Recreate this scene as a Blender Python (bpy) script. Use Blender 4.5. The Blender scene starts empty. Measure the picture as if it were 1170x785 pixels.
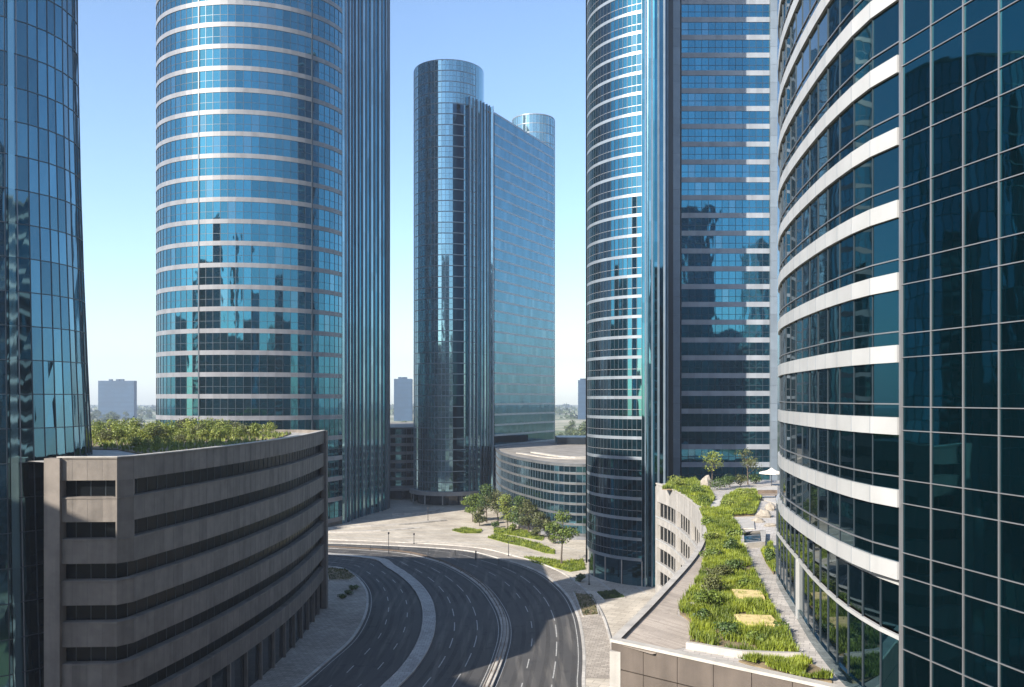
import bpy, math, random
from mathutils import Vector, Matrix
R = random.Random(7)
S = bpy.context.scene
COL = S.collection
rad = math.radians

# ------------------------------------------------------------------ camera numbers
H, F, HOR, CX = 37.0, 950.0, 455.0, 585.0            # eye height, focal length and horizon of the 1170x785 photo
def G(px, py, z=0.0):                                # point on a level plane
    d = F * (H - z) / (py - HOR)
    return ((px - CX) / F * d, d)
def Gs(pts, z=0.0): return [G(a, b, z) for a, b in pts]

# ------------------------------------------------------------------ node helpers
def newmat(name):
    m = bpy.data.materials.new(name); m.use_nodes = True
    nt = m.node_tree
    return m, nt, nt.nodes['Principled BSDF']
def N(nt, typ, **kw):
    n = nt.nodes.new(typ)
    for k, v in kw.items():
        if k in n.inputs: n.inputs[k].default_value = v
        else: setattr(n, k, v)
    return n
def mixc(nt, fac, a, b, mode='MIX'):
    n = nt.nodes.new('ShaderNodeMix'); n.data_type = 'RGBA'; n.blend_type = mode
    for sock, val in ((n.inputs[0], fac), (n.inputs[6], a), (n.inputs[7], b)):
        if hasattr(val, 'is_linked'): nt.links.new(val, sock)
        else: sock.default_value = val if not isinstance(val, tuple) else (*val, 1)[:4]
    return n.outputs[2]
def ramp(nt, fac, p0, p1, c0=(0, 0, 0), c1=(1, 1, 1)):
    r = nt.nodes.new('ShaderNodeValToRGB'); nt.links.new(fac, r.inputs[0])
    r.color_ramp.elements[0].position = p0; r.color_ramp.elements[1].position = p1
    r.color_ramp.elements[0].color = (*c0, 1); r.color_ramp.elements[1].color = (*c1, 1)
    return r.outputs[0]
def coords(nt, scale=(1, 1, 1)):
    t = nt.nodes.new('ShaderNodeNewGeometry')
    mp = nt.nodes.new('ShaderNodeMapping'); nt.links.new(t.outputs['Position'], mp.inputs[0])
    mp.inputs['Scale'].default_value = scale
    return mp.outputs[0]
def noise(nt, scale, detail=4, vec=None, rough=.55):
    n = N(nt, 'ShaderNodeTexNoise', Scale=scale, Detail=detail, Roughness=rough)
    nt.links.new(vec if vec is not None else coords(nt), n.inputs['Vector'])
    return n.outputs['Fac']
def bump(nt, h, strength, dist=.05):
    b = N(nt, 'ShaderNodeBump', Strength=strength, Distance=dist); nt.links.new(h, b.inputs['Height'])
    return b.outputs[0]

def glass(name, tint, metal=.9, rough=.03, tilt=.012, wave=.06, wscale=(.25, .25, .12), var=.45, blind=.06, ior=1.5):
    """coated facade glass: every pane has its own slight tilt, tone and now and then a drawn blind"""
    m, nt, p = newmat(name)
    a = N(nt, 'ShaderNodeAttribute', attribute_name='pane')
    geo = nt.nodes.new('ShaderNodeNewGeometry')
    s = N(nt, 'ShaderNodeVectorMath', operation='SUBTRACT'); nt.links.new(a.outputs['Color'], s.inputs[0]); s.inputs[1].default_value = (.5, .5, .5)
    sc = N(nt, 'ShaderNodeVectorMath', operation='SCALE'); nt.links.new(s.outputs[0], sc.inputs[0]); sc.inputs['Scale'].default_value = tilt
    h = noise(nt, 1.0, 2, coords(nt, wscale))
    b = bump(nt, h, wave, 1.0)
    ad = N(nt, 'ShaderNodeVectorMath', operation='ADD'); nt.links.new(b, ad.inputs[0]); nt.links.new(sc.outputs[0], ad.inputs[1])
    nm = N(nt, 'ShaderNodeVectorMath', operation='NORMALIZE'); nt.links.new(ad.outputs[0], nm.inputs[0])
    nt.links.new(nm.outputs[0], p.inputs['Normal'])
    sep = nt.nodes.new('ShaderNodeSeparateColor'); nt.links.new(a.outputs['Color'], sep.inputs[0])
    c = mixc(nt, sep.outputs[0], tint, tuple(x * (1 - var) for x in tint))
    # a pane in a while shows a blind behind the glass
    gt = N(nt, 'ShaderNodeMath', operation='GREATER_THAN'); nt.links.new(sep.outputs[1], gt.inputs[0]); gt.inputs[1].default_value = 1 - blind
    sc2 = N(nt, 'ShaderNodeMath', operation='MULTIPLY'); nt.links.new(gt.outputs[0], sc2.inputs[0]); sc2.inputs[1].default_value = .35
    c = mixc(nt, sc2.outputs[0], c, tuple(min(1, .12 + x * .8) for x in tint))
    nt.links.new(c, p.inputs['Base Color'])
    p.inputs['Metallic'].default_value = metal; p.inputs['Roughness'].default_value = rough; p.inputs['IOR'].default_value = ior
    return m
def plain(name, col, rough=.6, metal=0, nscale=.6, var=.18, panes=.12, bumpk=0, stain=0):
    m, nt, p = newmat(name)
    f = noise(nt, nscale, 5)
    c = mixc(nt, ramp(nt, f, .3, .7), tuple(x * (1 - var) for x in col), tuple(min(1, x * (1 + var * .6)) for x in col))
    if panes:
        a = N(nt, 'ShaderNodeAttribute', attribute_name='pane')
        sep = nt.nodes.new('ShaderNodeSeparateColor'); nt.links.new(a.outputs['Color'], sep.inputs[0])
        c = mixc(nt, sep.outputs[0], c, mixc(nt, 1.0, c, tuple([1 - panes * 1.6] * 3), 'MULTIPLY'))
    if stain:
        s = noise(nt, 1.0, 4, coords(nt, (.9, .9, .06)))
        c = mixc(nt, ramp(nt, s, .5, .8), c, mixc(nt, 1.0, c, (1 - stain,) * 3, 'MULTIPLY'))
    nt.links.new(c, p.inputs['Base Color']); p.inputs['Roughness'].default_value = rough; p.inputs['Metallic'].default_value = metal
    if bumpk: nt.links.new(bump(nt, noise(nt, 6, 4), bumpk), p.inputs['Normal'])
    return m
def leafmat(name, dark, light, trans=.25):
    m, nt, p = newmat(name)
    a = N(nt, 'ShaderNodeAttribute', attribute_name='pane')
    sep = nt.nodes.new('ShaderNodeSeparateColor'); nt.links.new(a.outputs['Color'], sep.inputs[0])
    c = mixc(nt, sep.outputs[0], dark, light)
    big = ramp(nt, noise(nt, .35, 2), .35, .65)
    c = mixc(nt, big, mixc(nt, 1.0, c, (.72, .8, .8), 'MULTIPLY'), c)
    nt.links.new(c, p.inputs['Base Color']); p.inputs['Roughness'].default_value = .55
    tr = nt.nodes.new('ShaderNodeBsdfTranslucent'); nt.links.new(c, tr.inputs[0])
    mx = nt.nodes.new('ShaderNodeMixShader'); mx.inputs[0].default_value = trans
    nt.links.new(p.outputs[0], mx.inputs[1]); nt.links.new(tr.outputs[0], mx.inputs[2])
    nt.links.new(mx.outputs[0], nt.nodes['Material Output'].inputs['Surface'])
    return m
def paving(name, col, bw, bh, mortar=.03, var=.25, dirt=.3, rot=0, rough=.75):
    m, nt, p = newmat(name)
    v = coords(nt); mp = nt.nodes.new('ShaderNodeMapping'); nt.links.new(v, mp.inputs[0]); mp.inputs['Rotation'].default_value[2] = rot
    b = N(nt, 'ShaderNodeTexBrick', Scale=1.0); b.offset = .5
    nt.links.new(mp.outputs[0], b.inputs['Vector'])
    b.inputs['Brick Width'].default_value = bw; b.inputs['Row Height'].default_value = bh
    b.inputs['Mortar Size'].default_value = mortar; b.inputs['Mortar Smooth'].default_value = .2
    b.inputs['Color1'].default_value = (*[x * (1 - var) for x in col], 1); b.inputs['Color2'].default_value = (*col, 1)
    b.inputs['Mortar'].default_value = (*[x * .45 for x in col], 1)
    c = mixc(nt, ramp(nt, noise(nt, .12, 6), .35, .7), b.outputs['Color'], mixc(nt, 1.0, b.outputs['Color'], (1 - dirt, 1 - dirt * 1.05, 1 - dirt * 1.1), 'MULTIPLY'))
    c = mixc(nt, ramp(nt, noise(nt, 1.7, 5), .55, .75), c, mixc(nt, 1.0, c, (1 - dirt * .7,) * 3, 'MULTIPLY'))
    nt.links.new(c, p.inputs['Base Color']); p.inputs['Roughness'].default_value = rough
    return m

M = {}
M['glass_blue'] = glass('blue mirror glass', (.052, .20, .27), .95, .03, .005, .03, var=.3)
M['glass_wing'] = glass('flat blue glass', (.06, .225, .31), .95, .03, .006, .04, var=.22)
M['glass_mid'] = glass('steel blue glass', (.075, .19, .245), .95, .04, .006, .03, var=.25)
M['glass_pale'] = glass('pale blue glass', (.25, .42, .475), .8, .05, .007, .05, var=.25, blind=0)
M['glass_deep'] = glass('deep blue glass', (.03, .075, .115), .9, .04, .008, .05, blind=.02)
M['glass_night'] = glass('night blue glass', (.018, .045, .07), .75, .04, .02, .08, blind=0)
M['glass_teal'] = glass('dark teal glass', (.012, .086, .118), .95, .02, .003, .008, (.18, .18, .5), var=.3, blind=0)
M['glass_wavy'] = glass('wavy grey blue glass', (.115, .235, .295), .95, .035, .012, .10, (.4, .4, .035), var=.5, blind=0)
M['glass_dark'] = glass('dark window glass', (.006, .008, .010), 0, .3, .01, .05, blind=0, var=.6, ior=1.2)
M['glass_shop'] = glass('shopfront glass', (.02, .028, .035), 0, .05, .03, .1, blind=.1, var=.6)
M['white'] = plain('white aluminium panel', (.39, .39, .385), .4, 0, .5, .08, .05, stain=.12)
M['band'] = plain('pale grey spandrel panel', (.175, .18, .195), .42, 0, .4, .12, .12, stain=.2)
M['band_low'] = plain('weathered grey panel', (.095, .10, .105), .5, 0, .4, .2, .12, stain=.3)
M['band_wing'] = plain('grey wing panel', (.27, .29, .32), .42, 0, .4, .12, .12, stain=.2)
M['band_blue'] = plain('blue grey spandrel', (.20, .24, .28), .4, .2, .4, .12, .12)
M['band_thin'] = plain('aluminium sill', (.24, .27, .30), .35, .4, .4, .1, .08)
M['mullion'] = plain('dark mullion', (.055, .07, .085), .4, .4, .5, .1, 0)
M['silver'] = plain('silver mullion', (.24, .24, .25), .4, .5, .5, .1, 0)
M['fin'] = plain('steel fin', (.25, .31, .37), .35, .6, .5, .15, .2)
M['band_mid'] = plain('light grey wavy panel', (.30, .30, .30), .5, 0, .4, .12, .12, stain=.2)
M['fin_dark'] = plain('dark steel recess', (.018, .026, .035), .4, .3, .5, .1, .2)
M['stone'] = plain('brown grey stone cladding', (.172, .148, .127), .75, 0, .8, .2, .16, .25, stain=.42)
M['joint'] = plain('stone joint', (.085, .078, .073), .8, 0, 1, .1, 0)
M['stone_pale'] = plain('pale stone', (.36, .34, .315), .75, 0, .7, .15, .1, .2, stain=.25)
M['coping'] = plain('pale coping', (.42, .39, .35), .7, 0, .9, .2, .1, .2)
M['panel_brown'] = plain('brown panel cladding', (.105, .084, .07), .6, 0, .7, .2, .15, .15, stain=.3)
M['roof'] = paving('roof paving', (.46, .44, .40), 1.2, 1.2, .03)
M['roof_far'] = plain('ribbed roof membrane', (.25, .225, .195), .8, 0, .25, .35, .2)
M['deck'] = paving('weathered deck boards', (.47, .40, .335), 3.6, .22, .012, .22, .3, .95)
M['path'] = paving('garden path stone', (.52, .48, .44), .7, .45, .02, .3, .3, .35)
M['plaza'] = paving('plaza paving', (.57, .51, .425), 2.4, 1.2, .04, .2, .35, .4)
M['walk'] = paving('sidewalk paving', (.42, .37, .315), .9, .6, .04, .3, .3, .2)
M['kerb'] = plain('kerb stone', (.50, .47, .43), .8, 0, 1.5, .2, .2, .2)
M['median'] = paving('median paving', (.46, .44, .41), .8, .8, .03, .25, .25)
M['rail_dark'] = plain('weathered rail', (.16, .12, .09), .6, .2, 1.5, .3, 0)
M['line'] = plain('worn road paint', (.37, .365, .35), .7, 0, 2.5, .45, 0)
M['soil'] = plain('bare soil', (.20, .15, .085), .95, 0, 1.2, .4, 0, .5)
M['sand'] = plain('yellow gravel', (.55, .43, .20), .95, 0, 2.5, .25, 0, .5)
M['rock'] = plain('pale rock', (.30, .265, .22), .85, 0, 2.2, .3, .1, .7)
M['bark'] = plain('bark', (.085, .065, .05), .9, 0, 4, .4, 0, .6)
M['metal_dark'] = plain('dark painted steel', (.045, .045, .05), .45, .4, 1, .1, 0)
M['lamp_glass'] = plain('lamp glass', (.6, .6, .58), .3, 0, 1, .05, 0)
M['canvas'] = plain('cream canvas', (.66, .60, .52), .85, 0, 2, .1, 0)
M['leaf_a'] = leafmat('fresh green leaves', (.06, .095, .014), (.18, .23, .03))
M['leaf_b'] = leafmat('deep green leaves', (.03, .06, .014), (.10, .15, .03))
M['leaf_c'] = leafmat('yellow green leaves', (.10, .14, .02), (.30, .32, .06))
M['leaf_d'] = leafmat('olive leaves', (.06, .068, .022), (.15, .155, .05))
M['grass'] = leafmat('garden grass', (.085, .125, .012), (.33, .37, .035), .3)
M['far_green'] = leafmat('far foliage', (.04, .06, .025), (.13, .15, .06), .1)
M['hazy_glass'] = plain('haze blue far window band', (.014, .045, .085), .8, 0, .02, .1, .1)  # same haze blue put into the distant window strips
M['hazy'] = plain('haze blue far cladding', (.022, .058, .105), .8, 0, .02, .15, .2)  # blue of distance haze is put into the wall colour
def far_ground():
    m, nt, p = newmat('open land')
    c = mixc(nt, ramp(nt, noise(nt, .006, 6), .45, .58), (.10, .12, .045), (.34, .30, .21))
    c = mixc(nt, ramp(nt, noise(nt, .03, 5), .5, .68), c, (.07, .095, .035))
    nt.links.new(c, p.inputs['Base Color']); p.inputs['Roughness'].default_value = .95
    return m
M['land'] = far_ground()
def asphalt():
    m, nt, p = newmat('asphalt')
    c = mixc(nt, ramp(nt, noise(nt, .09, 6), .35, .68), (.048, .046, .046), (.080, .074, .070))
    c = mixc(nt, ramp(nt, noise(nt, 5, 5), .3, .8), c, (.045, .044, .044))
    st = noise(nt, 1.0, 4, coords(nt, (.8, .05, 1)))
    c = mixc(nt, ramp(nt, st, .52, .72), c, (.12, .11, .10))
    v = N(nt, 'ShaderNodeTexVoronoi', Scale=.07); nt.links.new(coords(nt), v.inputs['Vector'])
    c = mixc(nt, ramp(nt, noise(nt, .5, 3), .62, .66), c, mixc(nt, 1.0, c, (.72, .72, .74), 'MULTIPLY'))
    nt.links.new(c, p.inputs['Base Color']); p.inputs['Roughness'].default_value = .82
    nt.links.new(bump(nt, noise(nt, 9, 4), .25), p.inputs['Normal'])
    return m
M['asphalt'] = asphalt()
def wear():
    m, nt, p = newmat('tyre worn asphalt')
    c = mixc(nt, ramp(nt, noise(nt, 3, 4), .3, .7), (.062, .058, .056), (.04, .038, .038))
    nt.links.new(c, p.inputs['Base Color']); p.inputs['Roughness'].default_value = .7
    tr = nt.nodes.new('ShaderNodeBsdfTransparent'); mx = nt.nodes.new('ShaderNodeMixShader')
    f = ramp(nt, noise(nt, .06, 4), .35, .75, (0, 0, 0), (.35, .35, .35)); nt.links.new(f, mx.inputs[0])
    nt.links.new(tr.outputs[0], mx.inputs[1]); nt.links.new(p.outputs[0], mx.inputs[2])
    nt.links.new(mx.outputs[0], nt.nodes['Material Output'].inputs['Surface'])
    return m
M['wear'] = wear()

# ------------------------------------------------------------------ object helpers
def tag(o, label=None, cat=None, group=None, kind=None):
    if label: o['label'] = label
    if cat: o['category'] = cat
    if group: o['group'] = group
    if kind: o['kind'] = kind
    return o
def root(name, loc, label, cat, group=None):
    o = bpy.data.objects.new(name, None); COL.objects.link(o); o.location = loc; o.empty_display_size = .5
    return tag(o, label, cat, group)
class MB:
    def __init__(s): s.v = []; s.f = []; s.m = []; s.c = []
    def face(s, pts, mi=0, c=None):
        b = len(s.v); s.v += [tuple(p) for p in pts]; s.f.append(tuple(range(b, b + len(pts)))); s.m.append(mi)
        s.c.append(c or (R.random(), R.random(), R.random()))
    def box(s, c, d, mi=0, ax=None):                 # centre, full size, optional x axis direction in plan
        ux = Vector((*(ax or (1, 0)), 0)).normalized(); uy = Vector((-ux.y, ux.x, 0)); c = Vector(c)
        P = lambda a, b, e: c + ux * (a * d[0] / 2) + uy * (b * d[1] / 2) + Vector((0, 0, e * d[2] / 2))
        col = (R.random(), R.random(), R.random())
        for q in (((-1, -1, -1), (1, -1, -1), (1, -1, 1), (-1, -1, 1)), ((1, 1, -1), (-1, 1, -1), (-1, 1, 1), (1, 1, 1)),
                  ((1, -1, -1), (1, 1, -1), (1, 1, 1), (1, -1, 1)), ((-1, 1, -1), (-1, -1, -1), (-1, -1, 1), (-1, 1, 1)),
                  ((-1, -1, 1), (1, -1, 1), (1, 1, 1), (-1, 1, 1)), ((-1, 1, -1), (1, 1, -1), (1, -1, -1), (-1, -1, -1))):
            s.face([P(*k) for k in q], mi, col)
    def tube(s, pts, rs, n=7, mi=0, cap=True):
        rings = []
        for i, p in enumerate(pts):
            p = Vector(p); t = (Vector(pts[min(i + 1, len(pts) - 1)]) - Vector(pts[max(i - 1, 0)])).normalized()
            a = t.cross(Vector((0, 1, 0)) if abs(t.y) < .9 else Vector((1, 0, 0))).normalized(); b = t.cross(a)
            rings.append([p + (a * math.cos(k * 2 * math.pi / n) + b * math.sin(k * 2 * math.pi / n)) * rs[i] for k in range(n)])
        for i in range(len(rings) - 1):
            for k in range(n):
                s.face([rings[i][k], rings[i + 1][k], rings[i + 1][(k + 1) % n], rings[i][(k + 1) % n]][::-1], mi)
        if cap:
            s.face(rings[-1], mi); s.face(rings[0][::-1], mi)
    def prism(s, poly, z0, z1, mi=0, side=None, bottom=False):
        c = (R.random(), R.random(), R.random())
        s.face([(x, y, z1) for x, y in poly], mi, c)
        if bottom: s.face([(x, y, z0) for x, y in poly][::-1], mi, c)
        n = len(poly)
        for i in range(n):
            a, b = poly[i], poly[(i + 1) % n]
            s.face([(a[0], a[1], z0), (b[0], b[1], z0), (b[0], b[1], z1), (a[0], a[1], z1)], mi if side is None else side)
    def build(s, name, mats, parent=None, weld=False, smooth=False):
        me = bpy.data.meshes.new(name)
        off = Vector(parent.matrix_world.translation) if parent else Vector((0, 0, 0))
        if parent:
            off = Vector(parent.location); q = parent.parent
            while q: off += Vector(q.location); q = q.parent
        me.from_pydata([tuple(Vector(v) - off) for v in s.v], [], s.f)
        if not isinstance(mats, (list, tuple)): mats = [mats]
        for m in mats: me.materials.append(m)
        me.polygons.foreach_set('material_index', s.m)
        at = me.attributes.new('pane', 'FLOAT_COLOR', 'FACE')
        at.data.foreach_set('color', [x for c in s.c for x in (*c, 1)])
        if smooth: me.polygons.foreach_set('use_smooth', [True] * len(s.f))
        me.update()
        o = bpy.data.objects.new(name, me); COL.objects.link(o)
        if parent: o.parent = parent
        return o
def area(poly): return sum(poly[i - 1][0] * poly[i][1] - poly[i][0] * poly[i - 1][1] for i in range(len(poly))) / 2
def ccw(poly): return poly if area(poly) > 0 else poly[::-1]
def spline(pts, n=10):
    P = [Vector((*p, 0)) for p in pts]; P = [P[0] * 2 - P[1]] + P + [P[-1] * 2 - P[-2]]; out = []
    for i in range(1, len(P) - 2):
        a, b, c, d = P[i - 1:i + 3]
        for k in range(n):
            t = k / n
            q = .5 * ((2 * b) + (c - a) * t + (2 * a - 5 * b + 4 * c - d) * t * t + (3 * b - a - 3 * c + d) * t ** 3)
            out.append((q.x, q.y))
    out.append((P[-2].x, P[-2].y)); return out
def resample(path, step=None, n=None):
    L = [0]
    for a, b in zip(path, path[1:]): L.append(L[-1] + math.dist(a, b))
    n = n or max(1, round(L[-1] / step)); out = []; j = 0
    for i in range(n + 1):
        t = L[-1] * i / n
        while j < len(L) - 2 and L[j + 1] < t: j += 1
        f = (t - L[j]) / max(1e-9, L[j + 1] - L[j]); f = min(1, max(0, f))
        out.append((path[j][0] + (path[j + 1][0] - path[j][0]) * f, path[j][1] + (path[j + 1][1] - path[j][1]) * f))
    return out
def offset(path, o):                                 # outward = right of travel
    out = []
    for i, p in enumerate(path):
        a = path[max(i - 1, 0)]; b = path[min(i + 1, len(path) - 1)]
        dx, dy = b[0] - a[0], b[1] - a[1]; l = math.hypot(dx, dy) or 1
        k = 1
        if 0 < i < len(path) - 1:
            d1 = Vector((p[0] - a[0], p[1] - a[1])).normalized(); d2 = Vector((b[0] - p[0], b[1] - p[1])).normalized()
            k = 1 / max(.5, math.sqrt(max(.05, (1 + d1.dot(d2)) / 2)))
        out.append((p[0] + dy / l * o * k, p[1] - dx / l * o * k))
    return out
def ellipse(cx, cy, a, b, t0, t1, n=40): return [(cx + a * math.cos(rad(t0 + (t1 - t0) * i / n)), cy + b * math.sin(rad(t0 + (t1 - t0) * i / n))) for i in range(n + 1)]

def wall(mb, path, z0, z1, off=0, mi=0):
    p = offset(path, off) if off else path
    for a, b in zip(p, p[1:]): mb.face([(*a, z0), (*b, z0), (*b, z1), (*a, z1)], mi)
def ledge(mb, path, z0, z1, o, i=-.05, mi=0, joints=0, jm=0):    # solid strip along a wall
    A = offset(path, o); B = offset(path, i)
    for k in range(len(path) - 1):
        c = (R.random(), R.random(), R.random())
        mb.face([(*A[k], z0), (*A[k + 1], z0), (*A[k + 1], z1), (*A[k], z1)], mi, c)
        mb.face([(*A[k], z1), (*A[k + 1], z1), (*B[k + 1], z1), (*B[k], z1)], mi, c)
        mb.face([(*B[k], z0), (*B[k + 1], z0), (*A[k + 1], z0), (*A[k], z0)], mi, c)
    for k, r in ((0, 1), (-1, -1)):
        mb.face([(*B[k], z0), (*A[k], z0), (*A[k], z1), (*B[k], z1)][::r], mi)
    if joints:
        for k in range(1, len(path) - 1):
            d = (A[k + 1][0] - A[k - 1][0], A[k + 1][1] - A[k - 1][1])
            mb.box((A[k][0], A[k][1], (z0 + z1) / 2), (joints, .02, z1 - z0 + .01), jm, d)
def posts(mb, path, z0, z1, w, dep, mi=0, off=0, every=1, skip=()):
    p = offset(path, off) if off else path
    for k in range(0, len(p), every):
        a = p[max(k - 1, 0)]; b = p[min(k + 1, len(p) - 1)]
        mb.box((p[k][0], p[k][1], (z0 + z1) / 2), (w, dep, z1 - z0), mi, (b[0] - a[0], b[1] - a[1]))
def curtain(rt, path, z0, z1, pitch, bh, mg, mbnd, bo=.12, trans=.0, tm=None, mull=.1, mm=None, names=('glazing_strip', 'spandrel_band'), joints=0):
    """storey by storey: a strip of panes, then the band above the floor slab"""
    z = z0; k = 0
    while z < z1 - .3:
        t = min(z + pitch, z1)
        b = MB(); ledge(b, path, z, z + bh, bo, -.05, joints=joints, jm=1 if joints else 0)
        b.build(names[1], [mbnd, M['mullion']] if joints else mbnd, rt)
        g = MB(); wall(g, path, z + bh, t)
        go = g.build(names[0], mg, rt)
        if trans:
            q = MB(); ledge(q, path, z + bh + (t - z - bh) * trans, z + bh + (t - z - bh) * trans + .09, .05, -.02); q.build('transom', tm or M['mullion'], go)
        z += pitch; k += 1
    if mull:
        q = MB(); posts(q, path, z0, z1, mull, .12, 0, .03); q.build('mullions', mm or M['mullion'], rt)
def cap(rt, poly, z, mat, name='roof_slab', t=.6):
    b = MB(); b.prism(ccw(poly), z - t, z, bottom=True); return b.build(name, mat, rt)
def pleats(path, amp):
    o1 = offset(path, amp); return [o1[i] if i % 2 else path[i] for i in range(len(path))]
def finwall(rt, path, z0, z1, step, amp, fins=.5, mats=('glass_mid', 'glass_deep'), rows=8.0):
    """folded wall of tall narrow glass with a steel fin on every fold"""
    p = resample(path, step); q = pleats(p, amp)
    for k in range(len(q) - 1):
        g = MB(); z = z0
        while z < z1 - .1:
            t = min(z + rows, z1); g.face([(*q[k], z), (*q[k + 1], z), (*q[k + 1], t), (*q[k], t)]); z = t
        go = g.build('tall_pane', M[mats[k % len(mats)]], rt)
    for k in range(1, len(q), 2):
        b = MB(); a = q[k - 1]; c = q[min(k + 1, len(q) - 1)]
        b.box((*offset(q, fins * .3)[k], (z0 + z1) / 2), (.22, fins, z1 - z0 + .2), 0, (c[0] - a[0], c[1] - a[1]))
        b.build('vertical_fin', M['fin'], rt)

# ------------------------------------------------------------------ LEFT BANDED TOWER
rt = root('banded_tower', (-76, 250, 0), 'broad round blue glass tower with pale bands behind the stone podium', 'tower')
front = resample(ellipse(-77, 248, 27.5, 22, 178, 350), 2.1)
e = front[-1]
wing = [e, (-47.5, 258), (-42.5, 274), (-42, 280)]
backp = [(-42, 280), (-58, 300), (-95, 300), front[0]]
curtain(rt, front, 1.2, 180, 5.95, 1.25, M['glass_blue'], M['band'], .16, .42, M['mullion'], .1)
b = MB(); posts(b, front, 0, 180, .35, .3, 0, .1, 15); b.build('expansion_joint', M['mullion'], rt)
finwall(rt, spline(wing, 8), 0, 182, 1.35, .55, .5, ('glass_pale', 'glass_mid', 'glass_blue', 'glass_deep'), 5.95)
b = MB(); wall(b, resample(backp, 4), 0, 180); b.build('rear_wall', M['glass_mid'], rt)
cap(rt, front + wing[1:] + backp[1:-1], 180, M['roof_far'])
b = MB(); wall(b, front, 0, 1.2); b.build('plinth', M['stone'], rt)

# ------------------------------------------------------------------ CENTRE TWIN CYLINDER TOWER
rt = root('twin_cylinder_tower', (-10, 305, 0), 'farther glass tower with two rounded ends rising above a flat slab between them', 'tower')
cyl = resample(ellipse(-22.5, 297, 12.5, 12, 178, 322), 1.3)
curtain(rt, cyl, 4.2, 153, 3.72, .32, M['glass_pale'], M['band_blue'], .06, .5, M['fin'], .09, M['fin'])
b = MB(); wall(b, offset(cyl, -1.2), 0, 4.2); b.build('lobby_glass', M['glass_shop'], rt)
b = MB(); ledge(b, cyl, 3.6, 4.9, 1.6, -1.3); b.build('entrance_canopy', M['stone_pale'], rt)
for q in offset(resample(cyl, 6), 1.0): b = MB(); b.box((*q, 1.8), (.4, .4, 3.6)); b.build('canopy_column', M['stone_pale'], rt)
# dark window column with white sills let into the round front
i0 = int(len(cyl) * .68); seg = cyl[i0:i0 + 4]
b = MB(); wall(b, seg, 4.9, 138, .1); b.build('stair_glazing', M['glass_deep'], rt)
z = 8.0
while z < 137: b = MB(); ledge(b, seg, z, z + .3, .28, .0); b.build('stair_sill', M['band_thin'], rt); z += 3.72
c0 = cyl[-1]
fin_path = [(-15.9, 286.6), (-11.5, 291.5), (-8.5, 296.2), (-6.9, 296.9)]
finwall(rt, fin_path, 0, 141, .95, .55, .6, ('glass_mid', 'glass_blue', 'glass_pale', 'glass_mid'), 3.72)
b = MB(); b.box((-7.2, 297.4, 70), (1.4, 1.2, 140)); b.build('corner_pier', M['band_blue'], rt)
slab = resample([(-6.3, 297.4), (17.2, 341)], 1.5)
curtain(rt, slab, 1, 139, 3.72, .7, M['glass_mid'], M['band_thin'], .06, 0, None, 0, None)
cyl2 = resample(ellipse(9.0, 350, 9.0, 9.0, -120, 240), 1.4)
curtain(rt, cyl2, 1, 153.6, 3.72, .32, M['glass_pale'], M['band_blue'], .06, 0, None, .08, M['fin'])
cap(rt, cyl2, 153.9, M['band_blue']); cap(rt, ellipse(-22.5, 297, 12.4, 12, 0, 351), 153.3, M['band_blue']); b = MB(); wall(b, resample(ellipse(-22.5, 297, 12.5, 12, -38, 178), 2), 120, 153); b.build('rear_round_wall', M['glass_pale'], rt)
bk = [cyl2[-1], (-31, 330), (-33, 310), cyl[0]]
b = MB(); wall(b, resample(bk, 4), 0, 139); b.build('rear_wall', M['glass_mid'], rt)
cap(rt, [(-15.9, 286.6), (-6.9, 297), (17.2, 341), (2, 345), (-31, 330), (-33, 310), (-33, 299), (-25, 290)], 139, M['roof_far'])

# ------------------------------------------------------------------ RIGHT ROUND TOWER + ITS FLAT WING
rt = root('round_corner_tower', (40, 185, 0), 'glass tower with a round street bay and a flat banded wing behind the garden', 'tower')
cyl = resample(ellipse(30.3, 177, 14.2, 15, 150, 250), 1.0)
curtain(rt, cyl, 5.0, 168, 3.98, .6, M['glass_blue'], M['band_thin'], .10, .38, M['silver'], .08)
# darker glazing panels between two joints of the bay, floor by floor
i0 = int(len(cyl) * .53); i1 = int(len(cyl) * .76); z = 5.0
while z < 160:
    b = MB(); wall(b, cyl[i0:i1], z + .65, z + 3.95, .025); b.build('dark_glazing_strip', M['glass_night'], rt); z += 3.98
b = MB(); wall(b, offset(cyl, -.12), 0, 5.0); b.build('lobby_glass', M['glass_mid'], rt)
for q in offset(resample(cyl, 4.6), -.02): b = MB(); b.box((*q, 2.5), (.22, .22, 5.0)); b.build('lobby_column', M['stone_pale'], rt)
p0 = cyl[-1]
finwall(rt, [p0, (27.6, 162.7), (29.6, 163.6), (30.6, 165.2)], 0, 170, .62, .32, .4, ('glass_blue', 'glass_pale', 'glass_mid', 'glass_blue'), 3.98)
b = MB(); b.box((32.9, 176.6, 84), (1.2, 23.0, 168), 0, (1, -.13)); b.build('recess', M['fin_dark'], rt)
flat = resample([(37.9, 186), (57.6, 186)], 1.52)
curtain(rt, flat, 1.7, 166, 3.98, 1.12, M['glass_wing'], M['band_wing'], .14, .4, M['mullion'], .07)
for x, w in ((36.2, 2.6), (58.4, 1.5)):
    b = MB(); z = 0
    while z < 168: b.box((x, 185.8, z + 1.97), (w, 1.0, 3.94)); z += 3.98
    b.build('corner_pier', M['band_blue'], rt)
b = MB(); wall(b, resample([(59.2, 186), (63, 192), (63, 215), (25, 215), (16.5, 186)], 3), 0, 166); b.build('rear_wall', M['glass_mid'], rt)
cap(rt, cyl + [(30.6, 165.2), (34, 186), (59.2, 186), (63, 192), (63, 215), (25, 215), (16.5, 186)], 168, M['roof_far'])

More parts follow.
